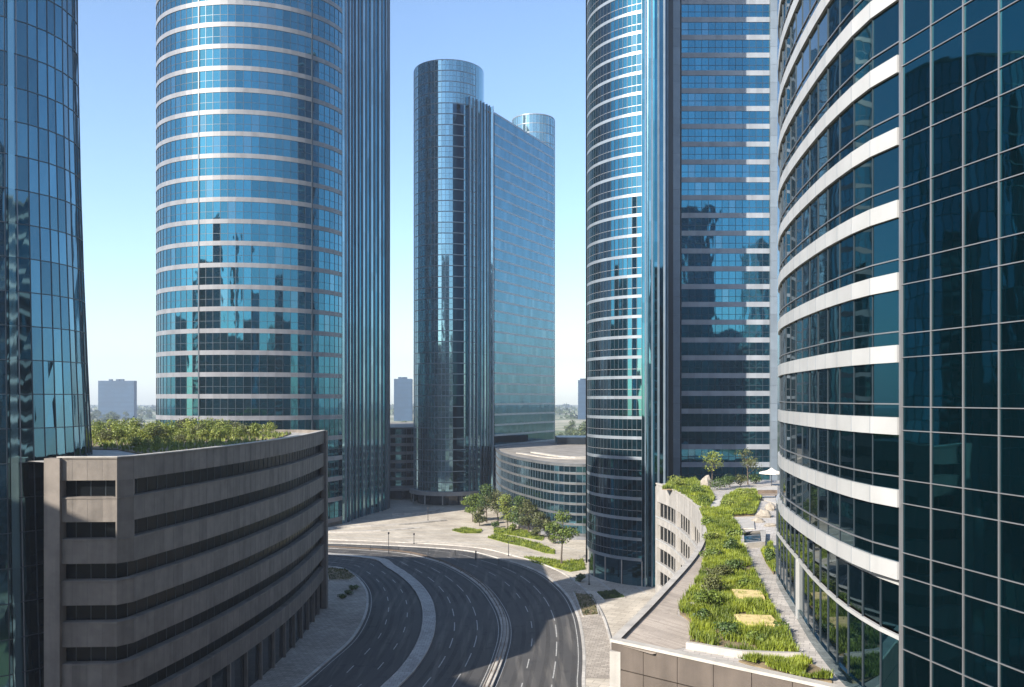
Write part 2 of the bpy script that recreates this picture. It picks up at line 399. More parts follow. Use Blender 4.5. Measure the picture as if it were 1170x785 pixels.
# ------------------------------------------------------------------ NEAR RIGHT CURVED OFFICE BUILDING
rt = root('curved_office_building', (30, 50, 0), 'near dark teal glass office building with bright white bands and a flat gridded end', 'building')
ROOFZ = 21.4
up = spline([(18.2, 39.0), (17.75, 41.2), (17.7, 44), (17.95, 48.2), (18.8, 55.2), (20.1, 62), (22.6, 69), (27.5, 75), (36, 78.5), (46, 79)], 8)[::-1]
lo = spline([(18.45, 39.0), (18.15, 41.5), (18.25, 46), (19.1, 52.5), (20.3, 59), (21.6, 66), (23.3, 73), (27.2, 80), (35, 85), (46, 86)], 8)[::-1]
upr = resample(up, 2.0); lor = resample(lo, 2.0)
zb = [36.1 - .82 + 3.4 * k for k in range(-2, 12)]
for k, z in enumerate(zb):
    b = MB(); ledge(b, upr, z, z + .82, .16, -.08, 0, .025, 1); b.build('white_band', [M['white'], M['band_blue']], rt)
    g = MB(); wall(g, upr, z + .82, z + 3.4); go = g.build('glazing_strip', M['glass_teal'], rt)
    q = MB(); ledge(q, upr, z + 1.42, z + 1.48, .07, -.02); q.build('transom', M['silver'], go)
b = MB(); posts(b, upr[1:-1], 28.4, 76, .035, .05, 0, .02); b.build('mullions', M['mullion'], rt)
g = MB(); wall(g, lor, 25.9, 28.2); wall(g, lor, ROOFZ + .1, 25.55); g.build('ground_glazing', M['glass_teal'], rt)
for z in (25.55, 28.15): b = MB(); ledge(b, lor, z, z + .2, .12, -.05); b.build('sill_rail', M['white'], rt)
b = MB(); ledge(b, lor, ROOFZ - .1, ROOFZ + .75, .12, -.05); b.build('base_glass_rail', M['glass_mid'], rt)
b = MB(); posts(b, lor, ROOFZ, 28.2, .06, .08, 0, .02); b.build('ground_mullions', M['mullion'], rt)
i = min(range(len(lor)), key=lambda i: abs(lor[i][1] - 58))
b = MB(); b.box((lor[i][0] - .12, lor[i][1], 23.6), (.2, .2, 4.2)); b.build('door_post', M['white'], rt)
b = MB(); b.prism(ccw(lo + [(46, 40)]), 28.2, 28.37, bottom=True); b.build('ledge_slab', M['white'], rt)
# flat gridded end wall
fw = [(18.25, 38.85), (18.25 + 1.6 / 6.9 * 50, 38.85 - 50)]
fwr = resample(fw[::-1], 1.9)[::-1]
fl = fwr[::-1][::-1]
path = fwr if False else fwr
# travel must keep the outside (street side, -x) on the right: go towards -y
zl = []
for k in range(-4, 12): zl += [35.5 + 3.4 * k, 36.6 + 3.4 * k]
def rightside(p):                                     # order so that outward is -x
    return p if (p[1][1] - p[0][1]) < 0 else p[::-1]
fwp = rightside(fwr)
n0 = offset(fwp, 1)[0]
if n0[0] > fwp[0][0]: fwp = fwp[::-1]
for z0, z1 in zip(zl, zl[1:]):
    g = MB(); wall(g, fwp, z0, z1); g.build('pane_row', M['glass_teal'], rt)
b = MB(); posts(b, fwp, zl[0], zl[-1], .042, .12, 0, .02); b.build('grid_mullions', M['silver'], rt)
for z in zl:
    b = MB(); ledge(b, fwp, z - .021, z + .021, .065, -.02); b.build('grid_transom', M['silver'], rt)
b = MB(); wall(b, fwp, 0, zl[0], 0); b.build('end_plinth', M['stone'], rt)
b = MB(); b.box((18.22, 38.9, 50), (.16, .18, 56)); b.build('corner_trim', M['silver'], rt)
poly = up[::-1] + [(70, 79), (70, -10), fwp[-1] if fwp[-1][1] < 0 else fwp[0]]
b = MB(); b.prism(ccw(poly), 75.6, 76.2, bottom=True); b.build('roof_slab', M['roof_far'], rt)
b = MB(); wall(b, resample([(30, -11), (70, -11), (70, 86), (46, 86)], 4), 0, 75.6); b.build('rear_wall', M['glass_teal'], rt)

# ------------------------------------------------------------------ LEFT EDGE FLARED TOWER
FX, FY = -56.0, 88.8
rt = root('flared_glass_tower', (FX, FY, 0), 'grey blue glass tower with rippled panes and a flared foot beside the stone podium', 'tower')
def rz(z):
    t = max(0, (82 - z) / 82); return 8.5 + 3.2 * t ** 1.7
TN = 52; z = 0; rows = []
while z < 83: rows.append(z); z += 3.4
rnd = [[R.uniform(-.015, .015) for _ in range(TN)] for _ in range(len(rows) + 1)]
def tp(i, k):
    a = 2 * math.pi * (i + .5 * (k * .0)) / TN; r = rz(rows[k]) + rnd[k][i % TN] + (.05 if i % 2 else -.03)
    return (FX + r * math.cos(a), FY + r * math.sin(a), rows[k])
for k in range(len(rows) - 1):
    g = MB()
    for i in range(TN): g.face([tp(i, k), tp(i + 1, k), tp(i + 1, k + 1), tp(i, k + 1)])
    g.build('pane_row', M['glass_wavy'], rt)
    b = MB()
    for i in range(TN):
        a, c = Vector(tp(i, k + 1)), Vector(tp(i + 1, k + 1)); o = Vector((a.x - FX, a.y - FY, 0)).normalized() * .06
        u = Vector((0, 0, .045)); b.face([a + o - u, c + o - u, c + o + u, a + o + u]); b.face([a + o + u, c + o + u, c - o + u, a - o + u]); b.face([a - o - u, c - o - u, c + o - u, a + o - u])
    b.build('row_joint', M['mullion'], rt)
for i in range(TN):
    b = MB(); b.tube([Vector(tp(i, k)) for k in range(len(rows))], [.07] * len(rows), 4); b.build('mullion', M['mullion'] if i != 46 else M['silver'], rt)
i = 45
b = MB()
for k in range(len(rows) - 1):
    a, c, d, e = [Vector(p) for p in (tp(i, k), tp(i + 1, k), tp(i + 1, k + 1), tp(i, k + 1))]
    o = Vector((a.x - FX, a.y - FY, 0)).normalized() * .12
    m1, m2 = a.lerp(c, .25), a.lerp(c, .8); m3, m4 = e.lerp(d, .8), e.lerp(d, .25)
    b.face([m1 + o, m2 + o, m3 + o, m4 + o])
b.build('pale_strip', M['glass_pale'], rt)
cap(rt, [(tp(i, len(rows) - 1)[0], tp(i, len(rows) - 1)[1]) for i in range(TN)], rows[-1] + .3, M['roof_far'])

# ------------------------------------------------------------------ LEFT STONE PODIUM
rt = root('stone_podium', (-45, 115, 0), 'brown grey stone podium with long dark window slots and a planted roof', 'building')
PT = 31.3
arc = spline([(-37.0, 81.3), (-34.6, 93), (-32.9, 106), (-32.0, 120), (-32.2, 133), (-33.0, 146.5)], 8)
side = resample(arc, 1.6); fr = resample([(-43.6, 79.7), (-38.0, 80.0)], 1.6); ch = [(-38.0, 80.0), (-37.0, 81.3)]
ret = [(-33.0, 146.5), (-38, 151), (-60, 153), (-112, 160), (-115, 125), (-72, 100)]
outer = fr + ch[1:] + side[1:]
wmat = M['glass_dark']
lev = [(PT - 2.2 - 4 * k) for k in range(6)]
tops = [PT] + [z - 1.6 for z in lev]; bots = lev + [5.3]
for zt, zbm in zip(tops, bots):
    b = MB(); ledge(b, outer, zbm, zt, 0, -.9, 0, .018, 1); b.build('stone_band', [M['stone'], M['joint']], rt)
    b = MB(); ledge(b, outer, zt - .16, zt - .06, .07, 0); b.build('drip_edge', M['stone'], rt)
for z in lev:
    for nm, pp in (('window_slot', outer),):
        g = MB(); wall(g, offset(pp, -.85), z - 1.62, z + .02); posts(g, pp[1:-1], z - 1.6, z, .05, .06, 1, -.83); g.build(nm, [wmat, M['mullion']], rt)
for z in lev[:2]: b = MB(); ledge(b, [(-38.15, 79.992), (-38.0, 80.0), (-37.0, 81.3), (-36.97, 81.45)], z - 1.6, z, -.004, -.84); b.build('corner_block', M['stone'], rt)
b = MB(); b.box((-32.95, 146.3, (PT) / 2), (.9, 1.3, PT - .02)); b.build('corner_pier', M['stone'], rt)
b = MB(); b.box((-43.9, 79.9, PT / 2 - .05), (1.5, 1.2, PT)); b.build('end_pier', M['stone'], rt)
sp = resample(arc, 4.6)
g = MB(); wall(g, offset(outer, -.6), 0, 5.3); g.build('shopfront', M['glass_shop'], rt)
for k, q in enumerate(offset(sp, -.35)):
    b = MB(); d = (sp[min(k + 1, len(sp) - 1)][0] - sp[max(k - 1, 0)][0], sp[min(k + 1, len(sp) - 1)][1] - sp[max(k - 1, 0)][1])
    b.box((*q, 2.65), (.3, .4, 5.3), 0, d); b.build('column', M['stone'], rt)
b = MB(); wall(b, resample(ret, 4), 0, PT); b.build('rear_wall', M['stone'], rt)
roofpoly = outer + ret[1:] + [(-60, 90)]
roofo = MB(); roofo.face([(x, y, PT - .55) for x, y in ccw(roofpoly)]); roofo.build('roof', M['roof'], rt)
b = MB(); ledge(b, outer, PT, PT + .1, .12, -.6); b.build('coping', M['coping'], rt)

# ------------------------------------------------------------------ MIDDLE ROUND LOW BLOCK + FAR LOW BLOCK
rt = root('round_low_block', (10, 240, 0), 'low rounded glass block with pale bands and a beige roof below the twin tower', 'building')
p = spline([(-6.5, 300), (-4.5, 270), (-1.5, 251), (3.2, 238), (10.5, 231.5 - 14), (19, 215), (30, 219), (42, 235)], 8)
p = spline([(-6.0, 296), (-4.2, 268), (-.5, 249), (3.6, 236.5), (10.8, 221), (19, 216), (30, 219), (42, 235)], 8)
pr = resample(p, 1.7)
curtain(rt, pr, 1.2, 19.6, 2.65, .62, M['glass_mid'], M['band_low'], .2, 0, None, .08, M['fin'])
b = MB(); ledge(b, pr, 19.2, 19.9, .25, -.5); b.build('parapet', M['band_low'], rt)
b = MB(); wall(b, pr, 0, 1.2); wall(b, resample([(42, 235), (50, 290), (40, 345), (18, 345)], 4), 0, 19.6); b.build('rear_wall', M['band'], rt)
b = MB(); b.face([(x, y, 19.62) for x, y in ccw(p + [(50, 290), (40, 345), (18, 345)])]); b.build('roof', M['roof_far'], rt)
b = MB(); q = spline([(2, 262), (12, 240), (24, 238), (36, 250)], 6)
for k, (w, zz) in enumerate(((1.6, .25), (1.6, .4))): ledge(b, offset(q, -5 * k), 19.64, 19.64 + zz, .8, -.8)
b.build('roof_upstand', M['coping'], rt)
b = MB(); b.box((30, 320, 21.0), (26, 16, 2.6)); b.build('plant_room', M['fin_dark'], rt)

rt = root('ribbed_low_block', (-46, 320, 0), 'low grey block with wavy bands seen between the banded tower and the twin tower', 'building')
p = spline([(-62, 312), (-50, 305), (-42, 303), (-34, 307), (-27, 318), (-26, 335)], 8)
pr = resample(p, 2)
curtain(rt, pr, 4, 26, 3.1, 1.1, M['glass_mid'], M['band_mid'], .3, 0, None, .08, M['fin'])
b = MB(); ledge(b, pr, 3.4, 4.2, 1.6, -.3); b.build('entrance_canopy', M['stone_pale'], rt)
b = MB(); wall(b, pr, 0, 3.4, -.5); b.build('ground_glazing', M['glass_shop'], rt)
b = MB(); wall(b, resample([(-26, 335), (-30, 370), (-70, 370), (-62, 312)], 5), 0, 26); b.build('rear_wall', M['band'], rt)
cap(rt, p + [(-30, 370), (-70, 370)], 26.3, M['roof_far'], 'roof', .4)

# ------------------------------------------------------------------ RIGHT GARDEN PODIUM
rt = root('garden_podium', (30, 90, 0), 'long pale podium with a curved street wall carrying the green roof garden', 'building')
Z = ROOFZ
edge = spline([(6.4, 53), (11.2, 64.7), (18, 82.3), (22.4, 97), (24.6, 107), (26.6, 120), (27.3, 132), (27.2, 143), (26.2, 151)], 8)  # near to far, street on the left
front_e = [(6.4, 53), (16.2, 45.0), (19, 42.6)]
sroad = resample(edge[::-1], 1.0)                    # far to near: street on the right of travel
frt = resample(front_e, 2.3)
far_end = [(26.2, 151), (33, 156), (62, 160), (62, 90), (22, 60), (19, 42.6)]
b = MB(); b.face([(x, y, Z) for x, y in ccw(edge + far_end[1:-1] + front_e[::-1][:-1])]); b.build('roof_paving', M['path'], rt)
# street wall: bays of window between piers
Lw = resample(edge[::-1], n=8)
for k, (a, c) in enumerate(zip(Lw, Lw[1:])):
    bay = resample([a, c], 1.3)
    sub = [p for p in sroad if min(a[1], c[1]) + .6 < p[1] < max(a[1], c[1]) - .6]
    if len(sub) < 2: continue
    for z in (15.7, 11.6, 7.5, 3.4):
        g = MB(); wall(g, sub, z, z + 2.6, -.45); posts(g, sub, z, z + 2.6, .12, .12, 1, -.42, 2); g.build('bay_window', [M['glass_dark'], M['stone_pale']], rt)
for z0, z1 in ((18.3, Z - .02), (14.2, 15.7), (10.1, 11.6), (6.0, 7.5), (0, 3.4)):
    b = MB(); ledge(b, sroad, z0, z1, 0, -.8); b.build('wall_band', M['stone_pale'], rt)
for z in (15.7, 11.6, 7.5):
    b = MB(); ledge(b, sroad, z - .22, z, .16, 0); b.build('white_sill', M['white'], rt)
for k, a in enumerate(Lw):
    d = (Lw[max(k - 1, 0)][0] - Lw[min(k + 1, 8)][0], Lw[max(k - 1, 0)][1] - Lw[min(k + 1, 8)][1])
    b = MB(); b.box((a[0] + .3, a[1], Z / 2 - .2), (1.0, .7, Z - .42), 0, d); b.build('pier', M['stone_pale'], rt)
b = MB(); ledge(b, sroad, Z, Z + .24, .12, -.45); b.build('parapet', M['coping'], rt)
# front wall of brown panels
for z0, z1 in ((0, 4), (4.03, 8), (8.03, 12), (12.03, 16), (16.03, Z - 1.55), (Z - 1.5, Z + .12)):
    b = MB()
    P2 = frt
    for a, c in zip(P2, P2[1:]):
        mid = ((a[0] + c[0]) / 2, (a[1] + c[1]) / 2); L = math.dist(a, c)
        b.box((*mid, (z0 + z1) / 2), (L - .035, .3, z1 - z0 - .02), 0, (c[0] - a[0], c[1] - a[1]))
    b.build('panel_row', M['panel_brown'], rt)
b = MB(); wall(b, frt, 0, Z, -.12); b.build('front_backing', M['fin_dark'], rt)
b = MB(); ledge(b, frt, Z + .12, Z + .3, .25, -.35); b.build('front_coping', M['coping'], rt)
b = MB(); wall(b, resample([(27, 151.2), (33, 156), (62, 160), (62, 90)], 4), 0, Z - .05); b.build('rear_wall', M['stone_pale'], rt)
# broad timber deck along the street edge
C0 = (640, 480); K = 2.575
def cz(pts, z=Z): return [G(C0[0] + a / K, C0[1] + b2 / K, z) for a, b2 in pts]
deck = cz([(165, 660), (290, 525), (398, 402), (428, 335), (436, 345), (420, 420), (395, 490), (348, 545), (345, 575), (392, 600), (372, 668), (270, 690)])
b = MB(); b.face([(x, y, Z + .02) for x, y in ccw(deck)]); b.build('deck_boards', M['deck'], rt)

# ------------------------------------------------------------------ PLANTS
def leaves(mb, c, rx, ry, rz_, n, size, rng, hollow=.45):
    c = Vector(c)
    for _ in range(n):
        while True:
            d = Vector((rng.gauss(0, 1), rng.gauss(0, 1), rng.gauss(0, 1)))
            if d.length > .05: break
        d.normalize(); r = hollow + (1 - hollow) * rng.random() ** .6
        p = c + Vector((d.x * rx, d.y * ry, d.z * rz_)) * r
        nrm = (d + Vector((rng.gauss(0, .6), rng.gauss(0, .6), rng.gauss(.25, .6)))).normalized()
        a = nrm.cross(Vector((rng.random(), rng.random(), rng.random() + .1))).normalized(); q = nrm.cross(a)
        s1 = size * rng.uniform(.6, 1.25); s2 = s1 * rng.uniform(.45, .8)
        col = (rng.random(), rng.random(), rng.random())
        mb.face([p - a * s1 * .5, p + q * s2 * .5, p + a * s1 * .5, p - q * s2 * .5], 0, col)
def tree_mesh(h, w, seed, mat, nl=1500, size=.5, trunk_frac=.3):
    """returns (trunk mesh object data, crown data) about the origin"""
    rng = random.Random(seed); t = MB(); c = MB()
    top = Vector((rng.uniform(-.05, .05) * h, rng.uniform(-.05, .05) * h, h * .8))
    t.tube([(0, 0, -.1), Vector((0, 0, h * .15)), top * .5, top], [h * .022, h * .017, h * .012, h * .004], 6)
    k = 9
    for i in range(k):
        a = i * 2.4 + rng.uniform(-.4, .4); z = h * (trunk_frac + (1 - trunk_frac) * rng.uniform(.12, .86))
        rr = w * .5 * rng.uniform(.25, .72) * (1.15 - .6 * abs((z / h - .6)))
        tip = Vector((math.cos(a) * rr, math.sin(a) * rr, z))
        base = top * min(.95, max(.3, (z / h - .18) / .8))
        t.tube([base, base.lerp(tip, .6) + Vector((0, 0, -.02 * h)), tip], [h * .008, h * .006, h * .003], 5, cap=False)
        s = rng.uniform(.24, .38)
        leaves(c, tip, w * s, w * s, h * rng.uniform(.10, .17), nl // k, size, rng, .25)
    leaves(c, (top.x, top.y, h * .88), w * .26, w * .26, h * .13, nl // 7, size, rng, .2)
    return t, c
PRO = {}
def tree(name, key, x, y, z, s, rot, label, cat, group=None, maker=None):
    if key not in PRO:
        t, c, mat = maker()
        r = bpy.data.objects.new(name, None); COL.objects.link(r)
        if t: o1 = t.build('trunk', M['bark'], None); o1.parent = r
        o2 = c.build('crown' if t else 'foliage', mat, None); o2.parent = r
        PRO[key] = r
    else:
        src = PRO[key]; r = src.copy(); r.name = name; COL.objects.link(r)
        for k in [k for k in src.children]:
            q = k.copy(); q.name = k.name.split('.')[0]; q.parent = r; COL.objects.link(q)
    for k in ('label', 'category', 'group'):
        if k in r: del r[k]
    r.location = (x, y, z); r.rotation_euler = (0, 0, rot); r.scale = (s, s, s)
    return tag(r, label, cat, group)
def mk_tree(h, w, seed, mat, nl, size, tf=.3): return lambda: (*tree_mesh(h, w, seed, None, nl, size, tf), M[mat])
def mk_shrub(w, h, seed, mat, n, size, lumps=5):
    def f():
        rng = random.Random(seed); c = MB(); t = MB()
        for i in range(3):
            a = rng.uniform(0, 6.3); t.tube([(0, 0, -.05), (math.cos(a) * w * .12, math.sin(a) * w * .12, h * .35), (math.cos(a) * w * .2, math.sin(a) * w * .2, h * .7)], [.035, .025, .01], 5, cap=False)
        for i in range(lumps):
            a = rng.uniform(0, 6.3); rr = w * rng.uniform(0, .3)
            leaves(c, (math.cos(a) * rr, math.sin(a) * rr, h * rng.uniform(.35, .6)), w * rng.uniform(.2, .34), w * rng.uniform(.2, .34), h * rng.uniform(.3, .42), n // lumps, size, rng, .3)
        return t, c, M[mat]
    return f
# plaza trees
pt = [(540, 596, 7.5, 'a', 'slim young tree at the left end of the plaza grove'),
      (556, 597, 10.5, 'b', 'tallest dark green tree in the plaza grove beside the twin tower'),
      (569, 598, 9.0, 'd', 'olive leaved tree right behind the tallest tree of the plaza grove'),
      (580, 604, 8.8, 'c', 'bright yellow green tree in the middle of the plaza grove'),
      (593, 606, 8.6, 'b', 'dark round tree right of the bright yellow green tree in the plaza grove'),
      (604, 609, 8.4, 'd', 'olive tree in the plaza grove before the left part of the rounded block'),
      (617, 614, 6.0, 'd', 'low thin tree at the right end of the plaza grove'),
      (548, 601, 5.0, 'd', 'low bushy tree under the tallest tree of the plaza grove'),
      (641.5, 645, 10.6, 'e', 'single street tree with a bare dark trunk on the grass strip')]
mats = {'a': 'leaf_a', 'b': 'leaf_b', 'c': 'leaf_c', 'd': 'leaf_d', 'e': 'leaf_a'}
for i, (px, py, h, k, lab) in enumerate(pt):
    x, y = G(px, py, .12)
    h *= 1.12; w = h * (.66 if k != 'e' else .6)
    tree('plaza_tree', 'pt%d' % i, x, y, .12, 1, R.uniform(0, 6), lab, 'tree', 'trees on the plaza', mk_tree(h, w, 50 + i, mats[k], 1700, .5, .18 if k != 'e' else .48))
shr = [(663, 665, 1.9, 'leaf_b', 'dark shrub beside the post at the foot of the round bay'), (585, 607, 2.2, 'leaf_c', 'bright low shrub at the foot of the yellow green plaza tree'),
       (566, 603, 2.0, 'leaf_b', 'dark low shrub at the foot of the olive tree in the grove'), (610, 613, 2.2, 'leaf_d', 'olive shrub between the last two trees of the grove'), (632, 621, 3.0, 'leaf_d', 'olive shrub behind the single street tree')]
for i, (px, py, h, m, lab) in enumerate(shr):
    x, y = G(px, py, .12)
    tree('plaza_shrub', 'ps%d' % i, x, y, .12, 1, 0, lab, 'shrub', 'shrubs on the plaza', mk_shrub(h * 1.4, h, 90 + i, m, 500, .4))

# roof garden of the right podium -----------------------------------------------------------------
def inside(p, poly):
    c = False; j = len(poly) - 1
    for i in range(len(poly)):
        a, b2 = poly[i], poly[j]
        if (a[1] > p[1]) != (b2[1] > p[1]) and p[0] < (b2[0] - a[0]) * (p[1] - a[1]) / (b2[1] - a[1]) + a[0]: c = not c
        j = i
    return c
from mathutils import noise as mn
def lump(x, y, s=.35): return mn.noise(Vector((x * s, y * s, 3.1)))
def tufts(mb, poly, z, n, h, wdt, rng, zf=None, bl=3):
    xs = [p[0] for p in poly]; ys = [p[1] for p in poly]; k = 0
    while k < n:
        x, y = rng.uniform(min(xs), max(xs)), rng.uniform(min(ys), max(ys))
        if not inside((x, y), poly): continue
        if zf and lump(x, y, .55) + .4 * lump(x + 50, y, 1.7) < -.27: k += 1; continue
        k += 1; zz = z + (zf(x, y) if zf else 0); hh = h * (1 + .9 * lump(x, y, .9)) * rng.uniform(.6, 1.3)
        for _ in range(bl):
            a = rng.uniform(0, 6.28); l = rng.uniform(.15, .7) * hh; px, py = x + rng.uniform(-.12, .12), y + rng.uniform(-.12, .12)
            dx, dy = math.cos(a), math.sin(a); w = wdt * rng.uniform(.6, 1.3)
            tone = min(1, max(0, .5 + .9 * lump(x, y, .5) + rng.uniform(-.3, .3)))
            mb.face([(px - dy * w, py + dx * w, zz - .02), (px + dy * w, py - dx * w, zz - .02), (px + dx * l, py + dy * l, zz + hh)], 0, (tone, .5, .5))
beds = {
 'near': cz([(525, 712), (720, 712), (765, 735), (800, 775), (725, 772), (640, 748)]),
 'main': cz([(380, 655), (392, 602), (352, 572), (350, 552), (398, 488), (424, 420), (438, 345), (520, 340), (535, 372), (560, 430), (598, 510), (640, 590), (700, 690), (520, 688)]),
 'mid': cz([(438, 345), (425, 300), (412, 268), (470, 262), (500, 290), (525, 315), (532, 340)]),
 'far': cz([(470, 262), (480, 235), (520, 212), (575, 210), (592, 232), (572, 282), (500, 286)]),
 'tip': cz([(300, 205), (330, 180), (395, 176), (440, 205), (455, 235), (440, 258), (408, 258), (372, 228), (330, 206)]),
 'strip': cz([(592, 392), (622, 370), (632, 440), (628, 455), (608, 425)]),
}
def mound(x, y): return .10 + .22 * (lump(x, y, .25) + .5)
rng = random.Random(5); gm = MB()
dens = {'near': 2200, 'main': 13000, 'mid': 4000, 'far': 4500, 'tip': 4500, 'strip': 900}
for k, poly in beds.items():
    tufts(gm, poly, Z, dens[k], .42 if k != 'near' else .3, .045 if k in ('near', 'main') else .07, rng, mound)
tag(gm.build('garden_grass', M['grass']), 'long bright grass covering the beds of the podium roof garden', 'grass', None, 'stuff')
sm = MB()
for k, poly in beds.items(): sm.prism(ccw(poly), Z + .003, Z + .12)
tag(sm.build('garden_soil', M['soil']), 'dark soil showing between the grass of the roof garden beds', 'soil', None, 'stuff')
SANDLAB = ['upper yellow gravel patch set in the roof garden grass', 'lower yellow gravel patch set in the roof garden grass']
for i, q in enumerate(([(505, 520), (590, 524), (602, 546), (520, 545)], [(512, 597), (620, 600), (648, 630), (540, 626)])):
    b = MB(); b.prism(ccw(cz(q)), Z + .1, Z + .62); tag(b.build('gravel_patch', M['sand']), SANDLAB[i], 'gravel', 'gravel patches in the roof garden')
b = MB(); ed = resample(cz([(372, 672), (450, 684), (520, 698), (715, 706)]), 1.2)
ledge(b, ed, Z, Z + .42, .15, -.15); tag(b.build('retaining_edge', M['coping']), 'low pale retaining edge across the near end of the roof garden', 'wall')
GS = [(440, 520, 2.1, 2.3, 'leaf_d', 'tall feathery olive shrub in the middle of the garden bed beside the deck'),
      (432, 560, 2.0, 1.7, 'leaf_a', 'leafy green shrub just below the feathery olive shrub'),
      (415, 600, 1.6, 1.0, 'leaf_b', 'low dark shrub at the deck corner of the main garden bed'),
      (500, 640, 2.0, .9, 'leaf_b', 'low dark shrub behind the retaining edge of the roof garden'),
      (570, 660, 1.7, .8, 'leaf_a', 'low green shrub below the lower gravel patch'),
      (640, 625, 1.4, .7, 'leaf_b', 'small dark shrub right of the lower gravel patch'),
      (470, 470, 2.2, 1.3, 'leaf_d', 'broad olive shrub above the upper gravel patch'),
      (520, 455, 2.2, 1.5, 'leaf_b', 'broad dark shrub beside the path above the upper gravel patch'),
      (545, 500, 1.5, 1.0, 'leaf_a', 'small green shrub touching the upper gravel patch'),
      (455, 410, 2.4, 1.2, 'leaf_a', 'rounded green shrub where the garden bed narrows'),
      (505, 395, 2.2, 1.7, 'leaf_b', 'dark upright shrub beside the upper stretch of path'),
      (450, 360, 2.4, 1.2, 'leaf_c', 'yellow green shrub beside the inner bend of the street wall'),
      (510, 350, 2.2, 1.3, 'leaf_a', 'green shrub opposite the dark pool on the roof'),
      (440, 315, 2.6, 1.2, 'leaf_a', 'low green shrub near the parapet bend on the roof'),
      (420, 250, 2.6, 1.5, 'leaf_a', 'round green shrub against the parapet of the far roof garden'),
      (405, 222, 3.0, 2.0, 'leaf_a', 'full green shrub right of the pale boulder foot on the roof'),
      (345, 200, 3.6, 2.6, 'leaf_c', 'pale yellow green shrub at the far parapet corner of the roof'),
      (470, 205, 3.4, 2.6, 'leaf_b', 'dark dense shrub right of the pale boulder'),
      (500, 200, 3.6, 2.7, 'leaf_b', 'dark dense shrub in the middle of the far hedge group'),
      (530, 197, 3.2, 2.4, 'leaf_d', 'olive shrub at the right end of the far hedge group'),
      (575, 188, 3.4, 2.4, 'leaf_b', 'dark shrub left of the cream canvas shade'),
      (540, 225, 3.2, 1.2, 'leaf_c', 'flat yellow flowering shrub before the far hedge group'),
      (500, 255, 3.0, 1.2, 'leaf_c', 'flat yellow green shrub in the far grass bed'),
      (617, 425, 1.3, 1.6, 'leaf_b', 'narrow dark shrub squeezed between path and glass wall')]
for i, (a, c, w, h, m, lab) in enumerate(GS):
    (x, y), = cz([(a, c)])
    tree('garden_shrub', 'gs%d' % i, x, y, Z + .1, 1, R.uniform(0, 6), lab, 'shrub', 'shrubs in the podium roof garden', mk_shrub(w * 1.12, h * 1.0, 200 + i, m, 900 if y < 90 else 600, .2 if y < 90 else .28, 6))
for i, (a, c, h, m, lab) in enumerate(((447, 188, 6.0, 'leaf_c', 'small bright tree standing behind the pale boulder on the roof'), (552, 190, 6.6, 'leaf_d', 'thin olive tree near the canvas shade on the roof'))):
    (x, y), = cz([(a, c)])
    tree('garden_tree', 'gt%d' % i, x, y, Z + .1, 1, 0, lab, 'tree', 'small trees in the podium roof garden', mk_tree(h, h * .62, 300 + i, m, 600, .32, .35))
def rock(x, y, z, s, seed, label, name='boulder', m='rock', sq=(1, 1, 1)):
    rng = random.Random(seed); b = MB(); n1, n2 = 8, 12
    def pt_(i, j):
        a, t = 2 * math.pi * j / n2, math.pi * i / n1
        d = Vector((math.sin(t) * math.cos(a), math.sin(t) * math.sin(a), math.cos(t)))
        r = s * (1 + .38 * mn.noise(d * 1.4 + Vector((seed, 0, 0))) + .12 * mn.noise(d * 4 + Vector((0, seed, 0))))
        return (x + d.x * r * sq[0], y + d.y * r * sq[1], z + max(-.1, d.z * r * sq[2] + s * .3 * sq[2]))
    for i in range(n1):
        for j in range(n2): b.face([pt_(i, j), pt_(i + 1, j), pt_(i + 1, j + 1), pt_(i, j + 1)], 0, (.4, .4, .4))
    return tag(b.build(name, M[m]), label, 'rock', 'rocks in the podium roof garden')
for i, (a, c, s, sq, lab) in enumerate(((430, 197, 1.15, (.9, .8, 1.3), 'tall tan boulder among the far roof garden shrubs'), (600, 285, .8, (1.3, 1, .9), 'large white rock beside the glass wall above the dark pool'),
                                         (583, 300, .55, (1.4, 1, .8), 'flat white rock left of the large white rock'), (618, 265, .7, (1, 1, 1.2), 'upright white rock behind the large white rock'),
                                         (390, 562, .55, (1, 1, .9), 'small grey rock at the deck edge of the garden bed'), (620, 312, .5, (1.6, 1, .6), 'low broad rock at the right brink of the dark pool'))):
    (x, y), = cz([(a, c)]); rock(x, y, Z, s, 11 + i, lab, sq=sq)
# canvas shade
(x, y), = cz([(622, 196)])
rt = root('canvas_shade', (x, y, Z), 'cream canvas shade on a slim pole beside the glass building', 'parasol')
b = MB(); b.tube([(x, y, Z), (x, y, Z + 3.0)], [.06, .05], 8); b.build('pole', M['metal_dark'], rt)
b = MB(); n = 8
for k in range(n):
    a0, a1 = 2 * math.pi * k / n, 2 * math.pi * (k + 1) / n
    P3 = lambda a, r, zz: (x + math.cos(a) * r, y + math.sin(a) * r, Z + zz)
    b.face([P3(a0, 2.2, 2.5), P3(a1, 2.2, 2.5), P3(a1, .8, 2.85), P3(a0, .8, 2.85)]); b.face([P3(a0, .8, 2.85), P3(a1, .8, 2.85), (x, y, Z + 3.35)])
    b.face([P3(a1, 2.2, 2.32), P3(a1, 2.2, 2.5), P3(a0, 2.2, 2.5), P3(a0, 2.2, 2.32)])
b.build('canopy', M['canvas'], rt)
